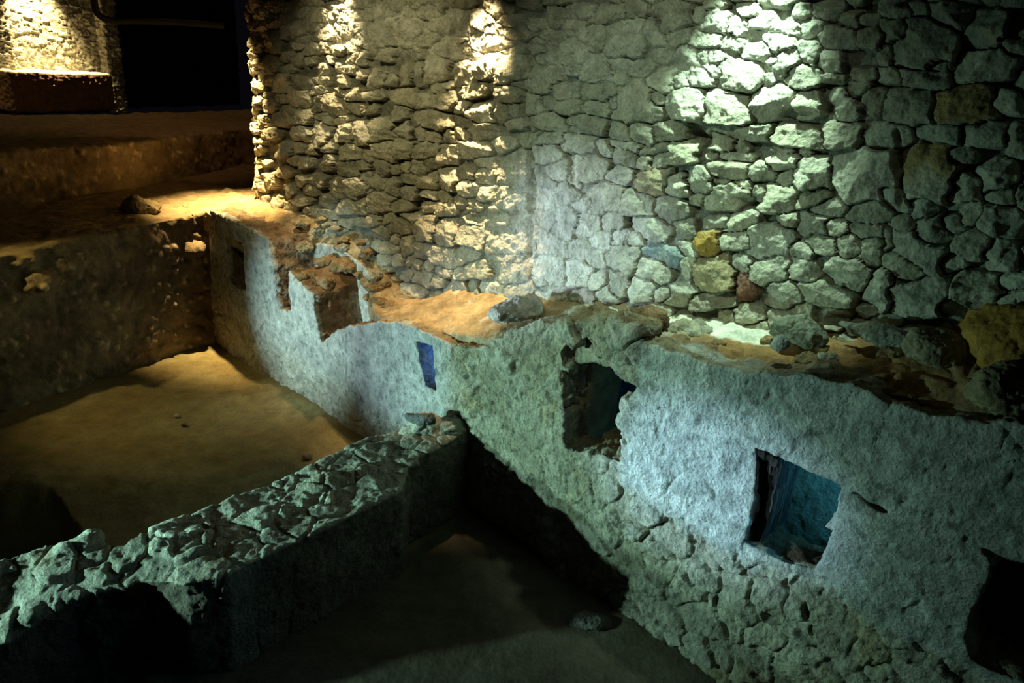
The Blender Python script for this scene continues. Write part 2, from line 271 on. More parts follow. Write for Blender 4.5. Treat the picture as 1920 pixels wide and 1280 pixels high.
def tall_wall():
    us = [-0.55]; 
    while us[-1] < 8.6:
        p = P0 + T * us[-1] + N * BW; d = np.hypot(*p); us.append(us[-1] + max(.0042, min(.012, d * .00145)))
    us = np.array(us)
    zs = np.concatenate([np.arange(.7, 1.2, .02), np.arange(1.2, 3.95, .0062), np.arange(3.95, 5.21, .03)])
    U, Z = np.meshgrid(us, zs, indexing='ij'); nu, nz = U.shape; u = U.ravel(); z = Z.ravel()
    co = uo_arr(u, BW + 0 * u, z)
    x, y = proj(co)
    p2 = np.stack([x, y, 0 * x], -1)
    sc = 14 + 22 * np.clip((x - 430) / 1500, 0, 1.2)
    wx = x + sc * .50 * fbm(p2 / sc[:, None], .9, 4, 3, .6); wy = y + sc * .44 * fbm(p2 / sc[:, None], .9, 4, 23, .6)
    n = len(x); f1 = np.full(n, 9.); f2 = np.full(n, 9.); cid = np.zeros(n, int); lx = np.zeros(n); ly = np.zeros(n)
    order = np.argsort(wx); xs = wx[order]
    for k, (cx, cy, ww, hh, rot, typ) in enumerate(ST):
        rr = max(ww, hh) * .5 * 2.1
        a, b = np.searchsorted(xs, [cx - rr, cx + rr]); idx = order[a:b]
        idx = idx[np.abs(wy[idx] - cy) < rr]
        if not len(idx): continue
        ca, sa = math.cos(math.radians(rot)), math.sin(math.radians(rot))
        dx = wx[idx] - cx; dy = wy[idx] - cy
        a1 = (dx * ca + dy * sa) / (ww * .545); b1 = (-dx * sa + dy * ca) / (hh * .545)
        d = (np.abs(a1)**3.4 + np.abs(b1)**3.4)**(1 / 3.4)
        d = np.maximum(d, (np.abs(a1 + b1 * (.5 - _hh(k, 1))) ) * .98)
        m = d < f1[idx]; ii = idx[m]
        f2[ii] = f1[ii]; f1[ii] = d[m]; cid[ii] = k; lx[ii] = a1[m]; ly[ii] = b1[m]
        jj = idx[~m]; f2[jj] = np.minimum(f2[jj], d[~m])
    R1 = np.array([_hh(k, 2) for k in range(len(ST))])[cid]; R2 = np.array([_hh(k, 3) for k in range(len(ST))])[cid]
    R3 = np.array([_hh(k, 4) for k in range(len(ST))])[cid]; size = (np.minimum(ST[:, 2], ST[:, 3]))[cid]
    dep = np.hypot(co[:, 0], co[:, 1]); sm = size * dep / F * .9         # stone height in metres
    edge = sst(.0, .15, f2 - f1) * sst(1.30, 1.05, f1)
    # mortar-smeared regions, in the wall's own coordinates
    cover = sst(.1, .6, fbm(co, 1.1, 3, 5) + .15)
    def reg(cx, cy, rx, ry): return np.exp(-(((x - cx) / rx)**2 + ((y - cy) / ry)**2))
    cov = np.clip(.95 * reg(960, 400, 95, 150) + .9 * reg(1090, 110, 170, 85) + .7 * reg(600, 40, 260, 50) + .75 * reg(1100, 450, 140, 110)
                  + .5 * reg(1450, 470, 90, 40) + .7 * reg(840, 60, 150, 60) + .75 * reg(1400, 90, 190, 110) + .22 * cover, 0, .92)
    relief = np.clip(sm * .46, .016, .075)
    dome = 1 - .38 * np.clip(f1, 0, 1.2)**2
    h = relief * edge * (dome + .55 * (R1 - .4) + .32 * lx * (R2 - .5) + .40 * ly * (R3 - .5))
    ang = [R1 * 6.28, R2 * 6.28 + 2.1, R3 * 6.28 + 4.0]
    cut = np.minimum.reduce([.78 + .30 * R2 - (.55 + .3 * R3) * (lx * np.cos(a_) + ly * np.sin(a_)) for a_ in ang])
    nn = .10 * fbm(co, 20, 3, 35)
    h = relief * edge * np.minimum(1.0 + .30 * (R1 - .5), cut + nn) * 1.12 + relief * edge * .35 * (R1 - .5)
    facet = np.abs(noise(co + R1[:, None] * 9, 13, 31)) * .014 + .013 * fbm(co + R2[:, None] * 5, 24, 4, 33, .62)
    h = h * (1 - .72 * cov) + facet * edge
    mort = .010 * fbm(co, 18, 4, 8) + .026 * cov * fbm(co, 13, 5, 10, .62) + .014 * np.abs(fbm(co, 9, 3, 9)) * cov
    h = h + mort * (1 - .6 * edge + cov * .5) + .05 * fbm(co, 1.3, 3, 12) + cov * .010
    h = h + .07 * sst(1.62, 1.0, 0 * z + z / 2) * 0
    h = h - .040 * (1 - edge) * (1 - .8 * cov)
    # vertical joint at the quoin, deep holes between stones
    jx = 993 + 5 * np.sin(y / 40); h = h - .05 * np.exp(-((x - jx) / 6)**2) * sst(60, 110, y) * sst(520, 470, y)
    h = h - .05 * np.exp(-((x - 1687 - (y - 300) * .02) / 5.)**2) * sst(230, 260, y) * sst(395, 375, y)
    ww_ = 0
    for (hx, hy, a, b, dp) in [(1318,262,26,13,.10),(1060,165,16,14,.05),(1400,375,22,12,.07),(950,405,40,10,.05),(1490,220,30,12,.06),(1555,205,12,9,.05),(1585,600,45,14,.08),(1830,575,40,22,.09),(780,530,26,18,.07),(1850,520,60,25,.05),(895,410,14,9,.06),(1080,310,7,36,.05),(1560,510,40,9,.05),(1640,575,40,12,.05),(1745,350,60,8,.02),(1575,160,25,10,.06)]:
        h = h - dp * np.exp(-((((wx - hx) / a)**2 + ((wy - hy) / b)**2)**1.6))
    h = h + .05 * np.exp(-((((x - 1035 + 80) / 34)**2 + ((y - 150) / 40)**2)**2))                          # proud quoin block under the warm lamp
    # the footing flares out where it meets the ruin's ledge
    o = BW - h + .16 * sst(0, -.5, u) * 0
    endr = sst(.35, -.45, u - .03)**2; o = o + endr * .35                                                  # rounded free end
    tint = mix(np.tile(C_LIME, (n, 1)), np.tile(C_PALE, (n, 1)), np.clip(.15 + cov * .9 + .5 * (R3 - .4), 0, 1))
    tint = mix(tint, np.tile(C_GREY * .55, (n, 1)), (1 - edge) * .8 * (1 - cov)); tint *= (.80 + .38 * R2)[:, None]
    typ = ST[:, 5][cid]
    for tv, colr, am in ((1, C_OCH * 1.1, .95), (2, C_OCH * .95, .75), (3, C_OCH, .35), (4, np.array([.14,.20,.22]), .8), (5, np.array([.22,.08,.05]), .9)):
        m = (typ == tv) * edge * am * (sst(-.7, .1, fbm(co, 9, 2, 40) + (ly * -.6 if tv == 2 else 0))); tint = mix(tint, np.tile(colr, (n, 1)), m)
    P = uo_arr(u, o, z)
    me = mesh_np('wall_back', P, grid_faces(nu, nz)[:, ::-1], tint)
    ob = link('wall_back', me, MAT['wall'], kind='structure', label='tall rubble stone wall rising behind the ruined low wall', cat='wall')
    return ob
def _hh(k, s): return float(_h(np.array([int(k)]), np.array([s]), np.array([5]), 77)[0])
WALL = tall_wall()
def plainbox(name, a, b, mat, tint, parent=None, **kw):
    bm = bmesh.new(); bmesh.ops.create_cube(bm, size=1)
    for v in bm.verts: v.co = Vector([(a[i] + b[i]) / 2 + v.co[i] * (b[i] - a[i]) for i in range(3)])
    me = bpy.data.meshes.new(name); bm.to_mesh(me); bm.free(); set_tint(me, np.tile(tint, (8, 1))); return link(name, me, mat, parent=parent, **kw)

# ------------------------------------------------------------------ FLOOR
def floor():
    xs = np.linspace(-7.5, 5.2, 700); ys = np.linspace(.3, 9.5, 520)
    X, Y = np.meshgrid(xs, ys, indexing='ij'); x = X.ravel(); y = Y.ravel(); co = np.stack([x, y, 0 * x], -1)
    z = .035 * fbm(co, 1.0, 3, 50) + .012 * fbm(co, 6, 4, 51)
    u, o = to_uo(co); z = z + .07 * sst(-.35, 0, o) * sst(.9, 1.8, u) * (u < 8)                # soil banked against the ruin
    # sunken pit at the left edge
    hx, hy = atz(20, 1000)[:2]; qx, qy = atz(0, 900)[:2]
    px, py = proj(co)
    pit = sst(60, -60, (px - 95) + (930 - py) * .35 + 20 * fbm(co, 3, 2, 52)) * sst(900, 960, py + 12 * fbm(co, 4, 2, 54)) * (o < -2.2)
    z = z - .55 * pit
    wav = sst(.3, .8, fbm(co * np.array([1, 2.2, 1]), .9, 2, 53)); z = z + .03 * wav
    co[:, 2] = z
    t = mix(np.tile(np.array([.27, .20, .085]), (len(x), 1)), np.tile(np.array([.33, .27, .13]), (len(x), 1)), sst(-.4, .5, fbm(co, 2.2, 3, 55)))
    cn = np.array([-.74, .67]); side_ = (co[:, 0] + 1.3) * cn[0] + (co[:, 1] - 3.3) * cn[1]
    t = mix(t, np.tile(np.array([.13, .10, .07]), (len(x), 1)), sst(.1, -.15, side_))     # pit floor painted darker to stand in for its shade
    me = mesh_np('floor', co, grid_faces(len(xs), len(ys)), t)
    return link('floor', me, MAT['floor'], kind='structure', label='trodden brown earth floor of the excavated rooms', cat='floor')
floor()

# ------------------------------------------------------------------ RUINED LOW WALL
def pm(off):                                   # pixel outline -> (u, z) points on the plane at depth off
    return lambda pts: [onp(x, y, off) for x, y in pts]
def uz(u, z, d): return UO(u, d, z)
RUIN = empty('ruined_wall', UO(4, .1, 0), 'low ruined masonry wall with broken top and square openings below the tall stone wall', 'ruined wall', kind='thing')
top_px = [(393,392),(430,408),(470,428),(498,446),(506,478),(513,530),(520,585),(545,582),(541,540),(537,506),(552,520),(570,536),(588,550),(593,600),(600,642),
          (625,624),(648,612),(713,602),(745,603),(772,609),(800,622),(835,634),(864,646),(903,648),(943,632),(965,612),(1000,606),(1050,606),(1097,600),(1143,598),(1192,608),(1206,640),(1275,660),(1357,688),(1402,702),(1500,699),(1597,720),(1661,758),(1725,772),(1800,780),(1920,798)]
f0 = pm(0)
def jag(pts, a=.016, st=.05):
    out = []
    for p, q in zip(pts, pts[1:]):
        L = math.hypot(q[0] - p[0], q[1] - p[1]); m = max(1, int(L / st)); nx, nz = -(q[1] - p[1]) / (L + 1e-9), (q[0] - p[0]) / (L + 1e-9)
        for i in range(m):
            t = i / m; k = random.uniform(-a, a) if i else 0; out.append((p[0] + (q[0] - p[0]) * t + nx * k, p[1] + (q[1] - p[1]) * t + nz * k))
    return out + [pts[-1]]
outer = jag(f0(top_px)) + [(8.6, 2.1), (8.6, -.1), (-.02, -.1)]
H1 = f0([(424,441),(456,455),(459,500),(463,545),(446,541),(432,522)])
H2 = f0([(780,638),(815,646),(817,690),(819,733),(797,724),(789,690)])
H3 = f0([(1054,712),(1060,682),(1052,664),(1062,644),(1084,640),(1110,645),(1118,676),(1150,694),(1178,712),(1197,724),(1184,744),(1169,760),(1168,800),(1163,862),(1128,850),(1092,846),(1066,842),(1056,826),(1059,775)])
H4 = f0([(1418,844),(1481,868),(1530,890),(1577,909),(1574,930),(1565,975),(1545,1038),(1532,1069),(1470,1052),(1428,1032),(1399,1016),(1406,975),(1412,936)])
H5 = f0([(1822,1010),(1866,1034),(1920,1053),(2010,1085),(2010,1330),(1920,1292),(1838,1254),(1822,1245),(1807,1202),(1822,1155),(1858,1077),(1862,1052)])
K1 = f0([(1586,916),(1612,926),(1640,942),(1668,954),(1676,966),(1660,962),(1630,952),(1604,934)])
s = Solid(); s.poly(outer, [H1, H2, H3, H4, H5, K1], uz, 0., .26)
s.poly([(6.85, 1.2), (7.3, 1.2), (7.3, 1.7), (6.96, 1.7), (6.95, 1.52)], [], uz, .14, .28)
s.poly([(7.14, -.1), (7.3, -.1), (7.3, 2.0), (7.14, 2.0)], [], uz, .2, .68)
k_ = [i for i, p in enumerate(top_px) if p == (745, 603)][0]
s.poly(f0(top_px[:k_ + 1]) + [(3.5, -.1), (-.02, -.1)], [], uz, .24, .50)
s.poly([(1.2, 1.40), (1.9, 1.52), (2.3, 1.45), (2.7, 1.30), (3.1, 1.20), (3.4, 1.2), (3.4, -.1), (1.2, -.1)], [], uz, .49, .70)
f3 = pm(.30)
def plaster_mask(u, z):
    # where the coat of plaster survives
    nzv = .10 * fbm(np.stack([u, z, 0 * u], -1), 3, 3, 61)
    right = sst(5.70, 5.80, u + nzv * .5) * sst(.88, 1.02, z + nzv + (6.6 - u) * .0 + .10 * np.clip(u - 7.0, 0, 1))
    left = sst(4.30, 4.05, u + nzv) * (1 - .6 * sst(.55, .35, z))
    mid = 0 * u
    return np.clip(right + left + mid, 0, 1)
def d_ruin(co, nr):
    u, o = to_uo(co); z = co[:, 2]; pl = plaster_mask(u, z)
    front = sst(.3, .75, -(nr[:, 0] * N[0] + nr[:, 1] * N[1]))
    q = co * np.array([1, 1, 1.25]) + .05 * np.stack([fbm(co, 7, 2, 70), fbm(co, 7, 2, 71), fbm(co, 7, 2, 72)], -1)
    f1, f2, cid = voro(q, 4.7, 73); g1, g2, gi = voro(q, 13., 83)
    bury = sst(-.35, .35, fbm(co, 1.9, 3, 84)) * .75 * (1 - .6 * sst(5.4, 5.8, u) * sst(1.1, .8, z))
    st = sst(0, .10, f2 - f1) * (1 - .6 * f1**2) * (.35 + 1.1 * cid) * (1 - bury)
    rub = .052 * st - .026 + .017 * sst(0, .2, g2 - g1) * gi + .034 * fbm(co, 4.5, 5, 74, .6) + .014 * fbm(co, 22, 4, 75, .6)
    cr = np.abs(fbm(co * np.array([1, 1, .8]), 3.4, 3, 76))
    pla = .020 * fbm(co, 2.6, 5, 77, .55) + .013 * fbm(co, 15, 4, 78, .6) - .010 * sst(.55, .8, noise(co, 22, 79)) - .014 * sst(.018, 0, cr) * (u > 5.5)
    d = rub * (1 - pl) + pla * pl + .012 * pl * front
    wv = .045 * fbm(co, 1.3, 2, 80) * (u > 1)
    out = nr * d[:, None] * 1.0
    out[:, 0] -= N[0] * wv; out[:, 1] -= N[1] * wv
    lft = u < 4.5; edge = (1 - front) * .02 * fbm(co, 12, 3, 81)
    return out + nr * edge[:, None]
def t_ruin(co, nr):
    u, o = to_uo(co); z = co[:, 2]; pl = plaster_mask(u, z); n = len(u)
    f1, f2, cid = voro(co * np.array([1, 1, 1.25]), 4.7, 73)
    base = mix(np.tile(np.array([.40, .36, .26]), (n, 1)), np.tile(np.array([.54, .50, .40]), (n, 1)), np.clip(cid, 0, 1))
    base = mix(base, np.tile(np.array([.36, .27, .12]), (n, 1)), sst(.25, .6, fbm(co, 4, 3, 90)) * .6)
    pc = mix(np.tile(np.array([.50, .50, .46]), (n, 1)), np.tile(np.array([.62, .61, .55]), (n, 1)), sst(-.5, .5, fbm(co, 5, 3, 91)))
    t = mix(base, pc, pl); up = sst(.55, .85, nr[:, 2]) * sst(-.2, .3, fbm(co, 6, 2, 92) + .25)
    t = mix(t, np.tile(C_SOIL * .9, (n, 1)), up * .8)
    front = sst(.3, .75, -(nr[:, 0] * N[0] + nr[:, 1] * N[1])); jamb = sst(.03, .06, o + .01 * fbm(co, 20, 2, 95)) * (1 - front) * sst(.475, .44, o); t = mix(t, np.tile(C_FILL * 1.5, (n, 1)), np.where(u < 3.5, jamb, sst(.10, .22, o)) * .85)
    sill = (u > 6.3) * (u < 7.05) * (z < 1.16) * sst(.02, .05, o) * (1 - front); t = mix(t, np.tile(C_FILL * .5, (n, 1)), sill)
    t = t * (1 + .30 * fbm(co, 13, 4, 93, .65))[:, None]; return t * (1 - .35 * sst(.45, .7, noise(co, 26, 94)))[:, None]
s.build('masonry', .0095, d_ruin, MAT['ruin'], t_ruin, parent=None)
MAS = bpy.data.objects['masonry']
def adopt(o, par):
    o.parent = par; o.matrix_parent_inverse = Matrix.Translation(-Vector(par.location)); return o
adopt(MAS, RUIN)

# earth and rubble cap lying behind and over the broken face
def interp(tab, u): a = np.array(tab); return np.interp(u, a[:, 0], a[:, 1])
zb_tab = [(-.8, 1.56), (-.26, 1.60), (.4, 1.68), (1.82, 1.74), (2.3, 1.60), (2.6, 1.40), (2.85, 1.24), (3.15, 1.28), (3.5, 1.52), (4.2, 1.66), (5.11, 1.80), (6.11, 1.93), (6.8, 2.12), (7.27, 2.38), (8.6, 2.5)]
zf_tab = [(-.8, 1.5), (.2, 1.56), (.9, 1.50), (1.4, 1.42), (1.5, 1.45), (2.0, 1.52), (2.5, 1.34), (2.95, 1.20), (3.3, 1.26), (4.0, 1.36), (4.6, 1.50), (5.2, 1.70), (5.7, 1.83), (6.0, 1.86), (6.5, 1.90), (7.0, 2.02), (7.45, 2.06), (8.6, 2.1)]
fo_tab = [(-.8, .0), (.2, .0), (1.1, .02), (1.36, .06), (1.45, .50), (1.9, .50), (2.45, .50), (2.62, .36), (2.9, .22), (3.1, .10), (3.22, .05), (3.3, .05), (4.9, .06), (5.1, .10), (5.7, .10), (5.85, .08), (8.6, .08)]
s = Solid(); sts = []
for u in np.arange(-.75, 8.6, .08):
    fo = interp(fo_tab, u); sts.append((UO(u, fo, 0)[:2], UO(u, BW + .12, 0)[:2], interp(zf_tab, u), interp(zb_tab, u) + .01, interp(zf_tab, u) - (.22 if u < 3 else (.07 if 3.5 < u < 4.4 else .16))))
s.ribbon(sts)
EMB = []
for k in range(64):                             # stones half sunk in the cap
    u = random.uniform(1.3, 8.0); f = random.random()
    if k < 26: u = random.uniform(4.95, 5.95); f = random.uniform(0, .75)
    elif k < 38: u = random.uniform(1.5, 3.1); f = random.uniform(.2, .9)
    if 3.2 < u < 4.9: continue
    if u > 5.9: f = .35 + .65 * f
    fo = interp(fo_tab, u); o = fo + (BW - .07 - fo) * f; z = interp(zf_tab, u) * (1 - f) + interp(zb_tab, u) * f
    r = random.uniform(.04, .075) * (1.35 if k < 26 else 1); EMB.append((u, o, z - r * .15, r, k))
def d_earth(co, nr):
    f1, f2, cid = voro(co, 11, 101); u, o = to_uo(co)
    a = .6 + .8 * sst(4.8, 5.2, u) 
    d = a * (.018 * sst(0, .3, f2 - f1) * cid) + .022 * fbm(co, 4.5, 4, 102) + .007 * fbm(co, 22, 3, 103)
    return nr * d[:, None]
def t_earth(co, nr):
    u, o = to_uo(co); n = len(u); t = mix(np.tile(C_SOIL * .8, (n, 1)), np.tile(C_SOIL * 1.35, (n, 1)), sst(-.5, .5, fbm(co, 5, 3, 104)))
    t = mix(t, np.tile(np.array([.34, .18, .07]), (n, 1)) * (1 + .4 * fbm(co, 4, 3, 106))[:, None], sst(5.7, 6.1, u) * .9)
    pale = sst(.15, .45, fbm(co, 8, 3, 105) - .25 + .35 * np.exp(-((u - 5.0) / .55)**2)) * .75; t = mix(t, np.tile(C_PALE * .85, (n, 1)), pale)
    rubble = sst(4.95, 5.15, u) * sst(5.95, 5.75, u); t = mix(t, np.tile(C_LIME * .8, (n, 1)), rubble * .8)
    strip = sst(5.0, 5.2, u) * sst(.36, .42, o + .04 * fbm(co, 8, 2, 107)); t = mix(t, np.tile(C_PALE * 1.3, (n, 1)), strip * sst(6.45, 6.3, u))  # lamplight on the back of the ledge painted in as a paler strip
    front = sst(.3, .6, -(nr[:, 0] * N[0] + nr[:, 1] * N[1])); t = mix(t, np.tile(C_LIME * .8, (n, 1)), front * .5)
    return t
adopt(s.build('earth_cap', .011, d_earth, MAT['earth'], t_earth, label='brown earth and loose rubble along the top'), RUIN)

# brown earth fill seen through the broken gaps, closed backs behind the niches
s = Solid()
s.ribbon([(UO(u, .14, 0)[:2], UO(u, .54, 0)[:2], a_, b_, .9) for u, a_, b_ in [(1.86, 1.28, 1.36), (2.0, 1.30, 1.44), (2.15, 1.28, 1.42), (2.30, 1.18, 1.30)]])
for k, (u, o, z, r) in enumerate([(1.98,.14,1.26,.10),(2.20,.20,1.24,.10),(1.93,.36,1.38,.10),(2.16,.40,1.37,.12),(2.34,.52,1.34,.10),(1.50,.40,1.42,.07),(2.5,.5,1.28,.09),(2.62,.44,1.2,.08)]):
    EMB.append((u, o, z, r, k + 300))
s.poly([onp(419,436,.34), onp(470,450,.34), onp(474,570,.34), onp(419,560,.34)], [], uz, .36, .5)
s.poly([(5.0, .3), (5.26, .3), (5.26, 1.5), (5.0, 1.5)], [], uz, .24, .6)
s.poly([(5.0, 0), (8.4, 0), (8.4, .80), (7.2, .60), (6.0, .60), (5.9, .90), (5.0, .93)], [], uz, .22, .62)
s.poly([(3.3, 0), (4.4, 0), (4.4, .93), (3.3, .90)], [], uz, .22, .62)
def d_fill(co, nr): return nr * (.018 * fbm(co, 5, 4, 110) + .008 * fbm(co, 20, 3, 111))[:, None]
def t_fill(co, nr):
    n = len(co); return mix(np.tile(C_FILL, (n, 1)), np.tile(C_FILL * 1.7, (n, 1)), sst(-.4, .5, fbm(co, 6, 3, 112)) * .7 + .3 * sst(.5, .9, nr[:, 2]))
adopt(s.build('earth_fill', .012, d_fill, MAT['earth'], t_fill, label='dark brown earth packed behind the broken face'), RUIN)

# dark timber lining the left jamb of the large window
s = Solid(); u0, zt = onp(1420, 846); u1, zl = onp(1404, 1010)
s.poly([(6.505, .98), (6.60, .98), (6.60, 1.53), (6.495, 1.54)], [], lambda a, b, d: UO(a, d, b), .07, .38)
s.poly([(6.47, 1.505), (6.60, 1.48), (6.60, 1.53), (6.47, 1.545)], [], lambda a, b, d: UO(a, d, b), -.005, .12)
def d_wood(co, nr): return nr * (.008 * noise(co * np.array([1, 1, .13]), 38, 120) + .005 * noise(co * np.array([1, 1, .2]), 90, 121) + .006 * fbm(co, 20, 2, 122))[:, None]
def t_wood(co, nr): n = len(co); return mix(np.tile(np.array([.02, .017, .016]), (n, 1)), np.tile(np.array([.06, .05, .045]), (n, 1)), sst(-.2, .6, noise(co * np.array([1, 1, .13]), 38, 120)))
adopt(s.build('timber_jamb', .005, d_wood, MAT['wood'], t_wood, label='dark weathered timber jamb in the large window'), RUIN)
# small lamps added behind the face for the blue glow through the windows
point('chamber_fill_light', UO(onp(905, 700, .44)[0], .44, 1.2), 4.5, (.04, .22, 1), .03)
point('chamber_fill_light', UO(7.0, .44, 1.50), 10, (.07, .55, .9), .03)

# ------------------------------------------------------------------ CROSS WALL in the foreground
s = Solid(); Z = .68
back = [((960,750),.80),((880,770),.80),((800,790),.76),((750,800),.73),((700,815),.70),((600,862),.70),((500,905),.69),((400,940),.69),((300,984),.69),((232,1026),.65),((150,1000),.70),((0,1045),.68)]
front = [((950,800),.74),((893,796),.76),((829,836),.72),((768,862),.70),((752,918),.68),((640,975),.66),((520,1030),.66),((420,1078),.65),((345,1096),.64),((270,1090),.60),((140,1120),.56),((0,1215),.44)]
sts = []
for (bp, bz), (fp, fz) in zip(back, front):
    b = atz(*bp, bz); f = atz(*fp, fz); sts.append(((f[0], f[1]), (b[0], b[1]), fz, bz, -.1))
(fl, bl, a, b, c) = sts[-1]; sts.append(((fl[0] - .9, fl[1] - .75), (bl[0] - .9, bl[1] - .7), .42, .66, -.1)); sts.append(((fl[0] - 1.8, fl[1] - 1.5), (bl[0] - 1.8, bl[1] - 1.4), .42, .62, -.1))
s.ribbon(sts)
for (x, y, zz, r) in [(800,785,.80,.11),(770,800,.74,.08),(850,790,.80,.10),(720,880,.68,.12),(760,860,.70,.10),(690,840,.70,.08),(600,900,.70,.12),(560,985,.66,.10),(440,950,.69,.10),(330,1010,.68,.11),(380,1065,.64,.09),(150,1010,.70,.09),(100,1060,.62,.13),(60,1120,.55,.12),(290,1100,.48,.10),(10,1180,.45,.12)]:
    p = atz(x, y, zz); s.blob((p[0], p[1], zz - r * .45), (r * 1.25, r, r * .6), int(x), .7)
def d_cross(co, nr):
    q = co + .04 * np.stack([fbm(co, 7, 2, 130), fbm(co, 7, 2, 131), fbm(co, 7, 2, 132)], -1)
    f1, f2, cid = voro(q, 5.5, 133); g1, g2, gi = voro(q, 17, 134)
    d = (.036 * (sst(0, .10, f2 - f1) * (.1 + .9 * cid) - .4) + .006 * sst(0, .2, g2 - g1) * gi) * np.where(nr[:, 2] > .4, .75, .4) + .045 * fbm(co, 3.6, 5, 135, .55) + .009 * fbm(co, 24, 4, 136, .6)
    return nr * d[:, None]
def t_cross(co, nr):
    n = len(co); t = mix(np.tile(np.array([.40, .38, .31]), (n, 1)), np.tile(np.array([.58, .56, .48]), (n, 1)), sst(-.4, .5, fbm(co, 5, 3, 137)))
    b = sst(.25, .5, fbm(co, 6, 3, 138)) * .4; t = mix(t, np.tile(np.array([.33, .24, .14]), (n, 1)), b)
    side = sst(.6, .1, nr[:, 2]); return mix(t, np.tile(np.array([.11, .085, .06]), (n, 1)), side * .75)  # upright faces tinted dark, their shade put into the colour
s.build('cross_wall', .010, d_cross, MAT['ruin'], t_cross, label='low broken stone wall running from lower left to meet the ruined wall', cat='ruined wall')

# ------------------------------------------------------------------ LEFT BANK, TERRACES
def d_bank(co, nr):
    f1, f2, cid = voro(co * np.array([1, 1, 1.2]), 4.2, 140); g1, g2, gi = voro(co, 12, 141); h1, h2, hi = voro(co, 11, 145); pb = (hi > .72) * sst(.42, .2, h1) * .03
    d = pb + .035 * sst(0, .3, f2 - f1) * cid + .012 * sst(0, .3, g2 - g1) * gi + .08 * fbm(co, 2.0, 5, 142, .6) + .016 * fbm(co, 14, 3, 143)
    return nr * (d * np.where(nr[:, 2] > .6, .45, 1.))[:, None]
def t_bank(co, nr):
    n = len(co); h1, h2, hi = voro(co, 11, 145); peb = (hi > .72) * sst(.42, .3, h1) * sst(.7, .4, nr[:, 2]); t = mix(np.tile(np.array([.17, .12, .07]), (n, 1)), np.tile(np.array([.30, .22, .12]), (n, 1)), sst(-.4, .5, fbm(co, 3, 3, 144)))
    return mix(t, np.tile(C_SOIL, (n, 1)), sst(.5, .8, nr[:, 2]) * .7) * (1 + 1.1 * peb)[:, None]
c0 = atz(400, 640)[:2]; c1 = atz(0, 775)[:2]; dirb = (c1 - c0) / np.linalg.norm(c1 - c0); nb = np.array([-dirb[1], dirb[0]])
if nb[0] > 0: nb = -nb
def terr(zf, pts, z0, depth_pts):
    s.ribbon([(f, b, zf_, zf_, z0) for (f, zf_), b in zip(pts, depth_pts)])
s = Solid(); sts = []
riser = [(np.array(atz(460,318,1.5)[:2]), 0), (np.array(atz(250,362,1.5)[:2]), 0), (np.array(atz(0,385,1.5)[:2]), 0), (np.array(atz(-500,440,1.5)[:2]), 0)]
fr = [np.array(UO(.35, .62, 0)[:2]), c0 + np.array([0, 0.]), c0 + dirb * .55, c0 + dirb * 1.2, c1, c1 + dirb * 2.5]
bk = [np.array(UO(.30, 1.6, 0)[:2]), np.array(UO(-.25, 2.6, 0)[:2]), riser[0][0] + [-.03, .1], riser[1][0] + [-.03, .1], riser[2][0] + [-.03, .1], riser[3][0] + [-.03, .1]]
zt = [1.52, 1.52, 1.50, 1.47, 1.40, 1.40]
s.ribbon([(f, b, z_, z_ + .08, -.1) for f, b, z_ in zip(fr, bk, zt)])
for k in range(16):
    t_ = random.uniform(.1, 2.3); p = c0 + dirb * t_ + nb * random.uniform(-.02, .2); r = random.uniform(.08, .2)
    s.blob((p[0], p[1], 1.42 - random.uniform(0, .3)), (r, r, r * .7), k + 40, .4)
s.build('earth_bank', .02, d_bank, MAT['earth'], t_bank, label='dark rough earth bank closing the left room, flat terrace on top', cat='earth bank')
s = Solid()
ft = [np.array(atz(560,322,1.5)[:2]), riser[0][0], riser[1][0], riser[2][0], riser[3][0]]
s.ribbon([(f, f + np.array([-1.0 - .2 * i, 4.2]), zz, zz + .02, 1.2) for i, (f, zz) in enumerate(zip(ft, [2.12, 2.12, 2.10, 2.06, 2.06]))])
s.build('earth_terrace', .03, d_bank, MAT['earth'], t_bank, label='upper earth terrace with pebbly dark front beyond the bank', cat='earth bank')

# ------------------------------------------------------------------ FAR MASONRY (warm lit bay, plinth, pillars, dark wall)
ZT = 2.14
def far(x, y, z=ZT): return atz(x, y, z)
def masonry(co, nr, f=6, a=.03):
    g1, g2, gi = voro(co * np.array([1, 1, 1.7]), f, 150); return nr * (a * sst(0, .25, g2 - g1) * (.4 + gi) + .02 * fbm(co, 3, 3, 151) + .008 * fbm(co, 20, 2, 152))[:, None]
def t_far(co, nr):
    n = len(co); f1, f2, ci = voro(co * np.array([1, 1, 1.7]), 6, 150)
    return mix(np.tile(C_LIME * .75, (n, 1)), np.tile(C_PALE * .9, (n, 1)), ci) * (1 - .5 * sst(.15, 0, f2 - f1))[:, None]
a = far(28, 194); b = far(216, 191)
s = Solid(); d_ = (b - a)[:2]; n_ = np.array([-d_[1], d_[0]]) / np.linalg.norm(d_)
s.ribbon([(a[:2], a[:2] + n_ * .55, 2.62, 2.64, 2.0), (b[:2], b[:2] + n_ * .55, 2.62, 2.64, 2.0)])
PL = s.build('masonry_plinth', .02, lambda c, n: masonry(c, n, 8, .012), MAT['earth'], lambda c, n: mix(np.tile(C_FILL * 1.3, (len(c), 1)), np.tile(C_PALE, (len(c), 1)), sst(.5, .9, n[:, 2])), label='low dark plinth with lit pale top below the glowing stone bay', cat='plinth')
A = a[:2] + n_ * .55; B = b[:2] + n_ * .55; print('plinth', np.linalg.norm(d_)); e = d_ / np.linalg.norm(d_)
s = Solid(); L_ = A - e * 3.0; Rr = B + e * .62
s.ribbon([(L_, L_ + n_ * .4, 5.2, 5.2, 1.9), (Rr, Rr + n_ * .4, 5.2, 5.2, 1.9)])
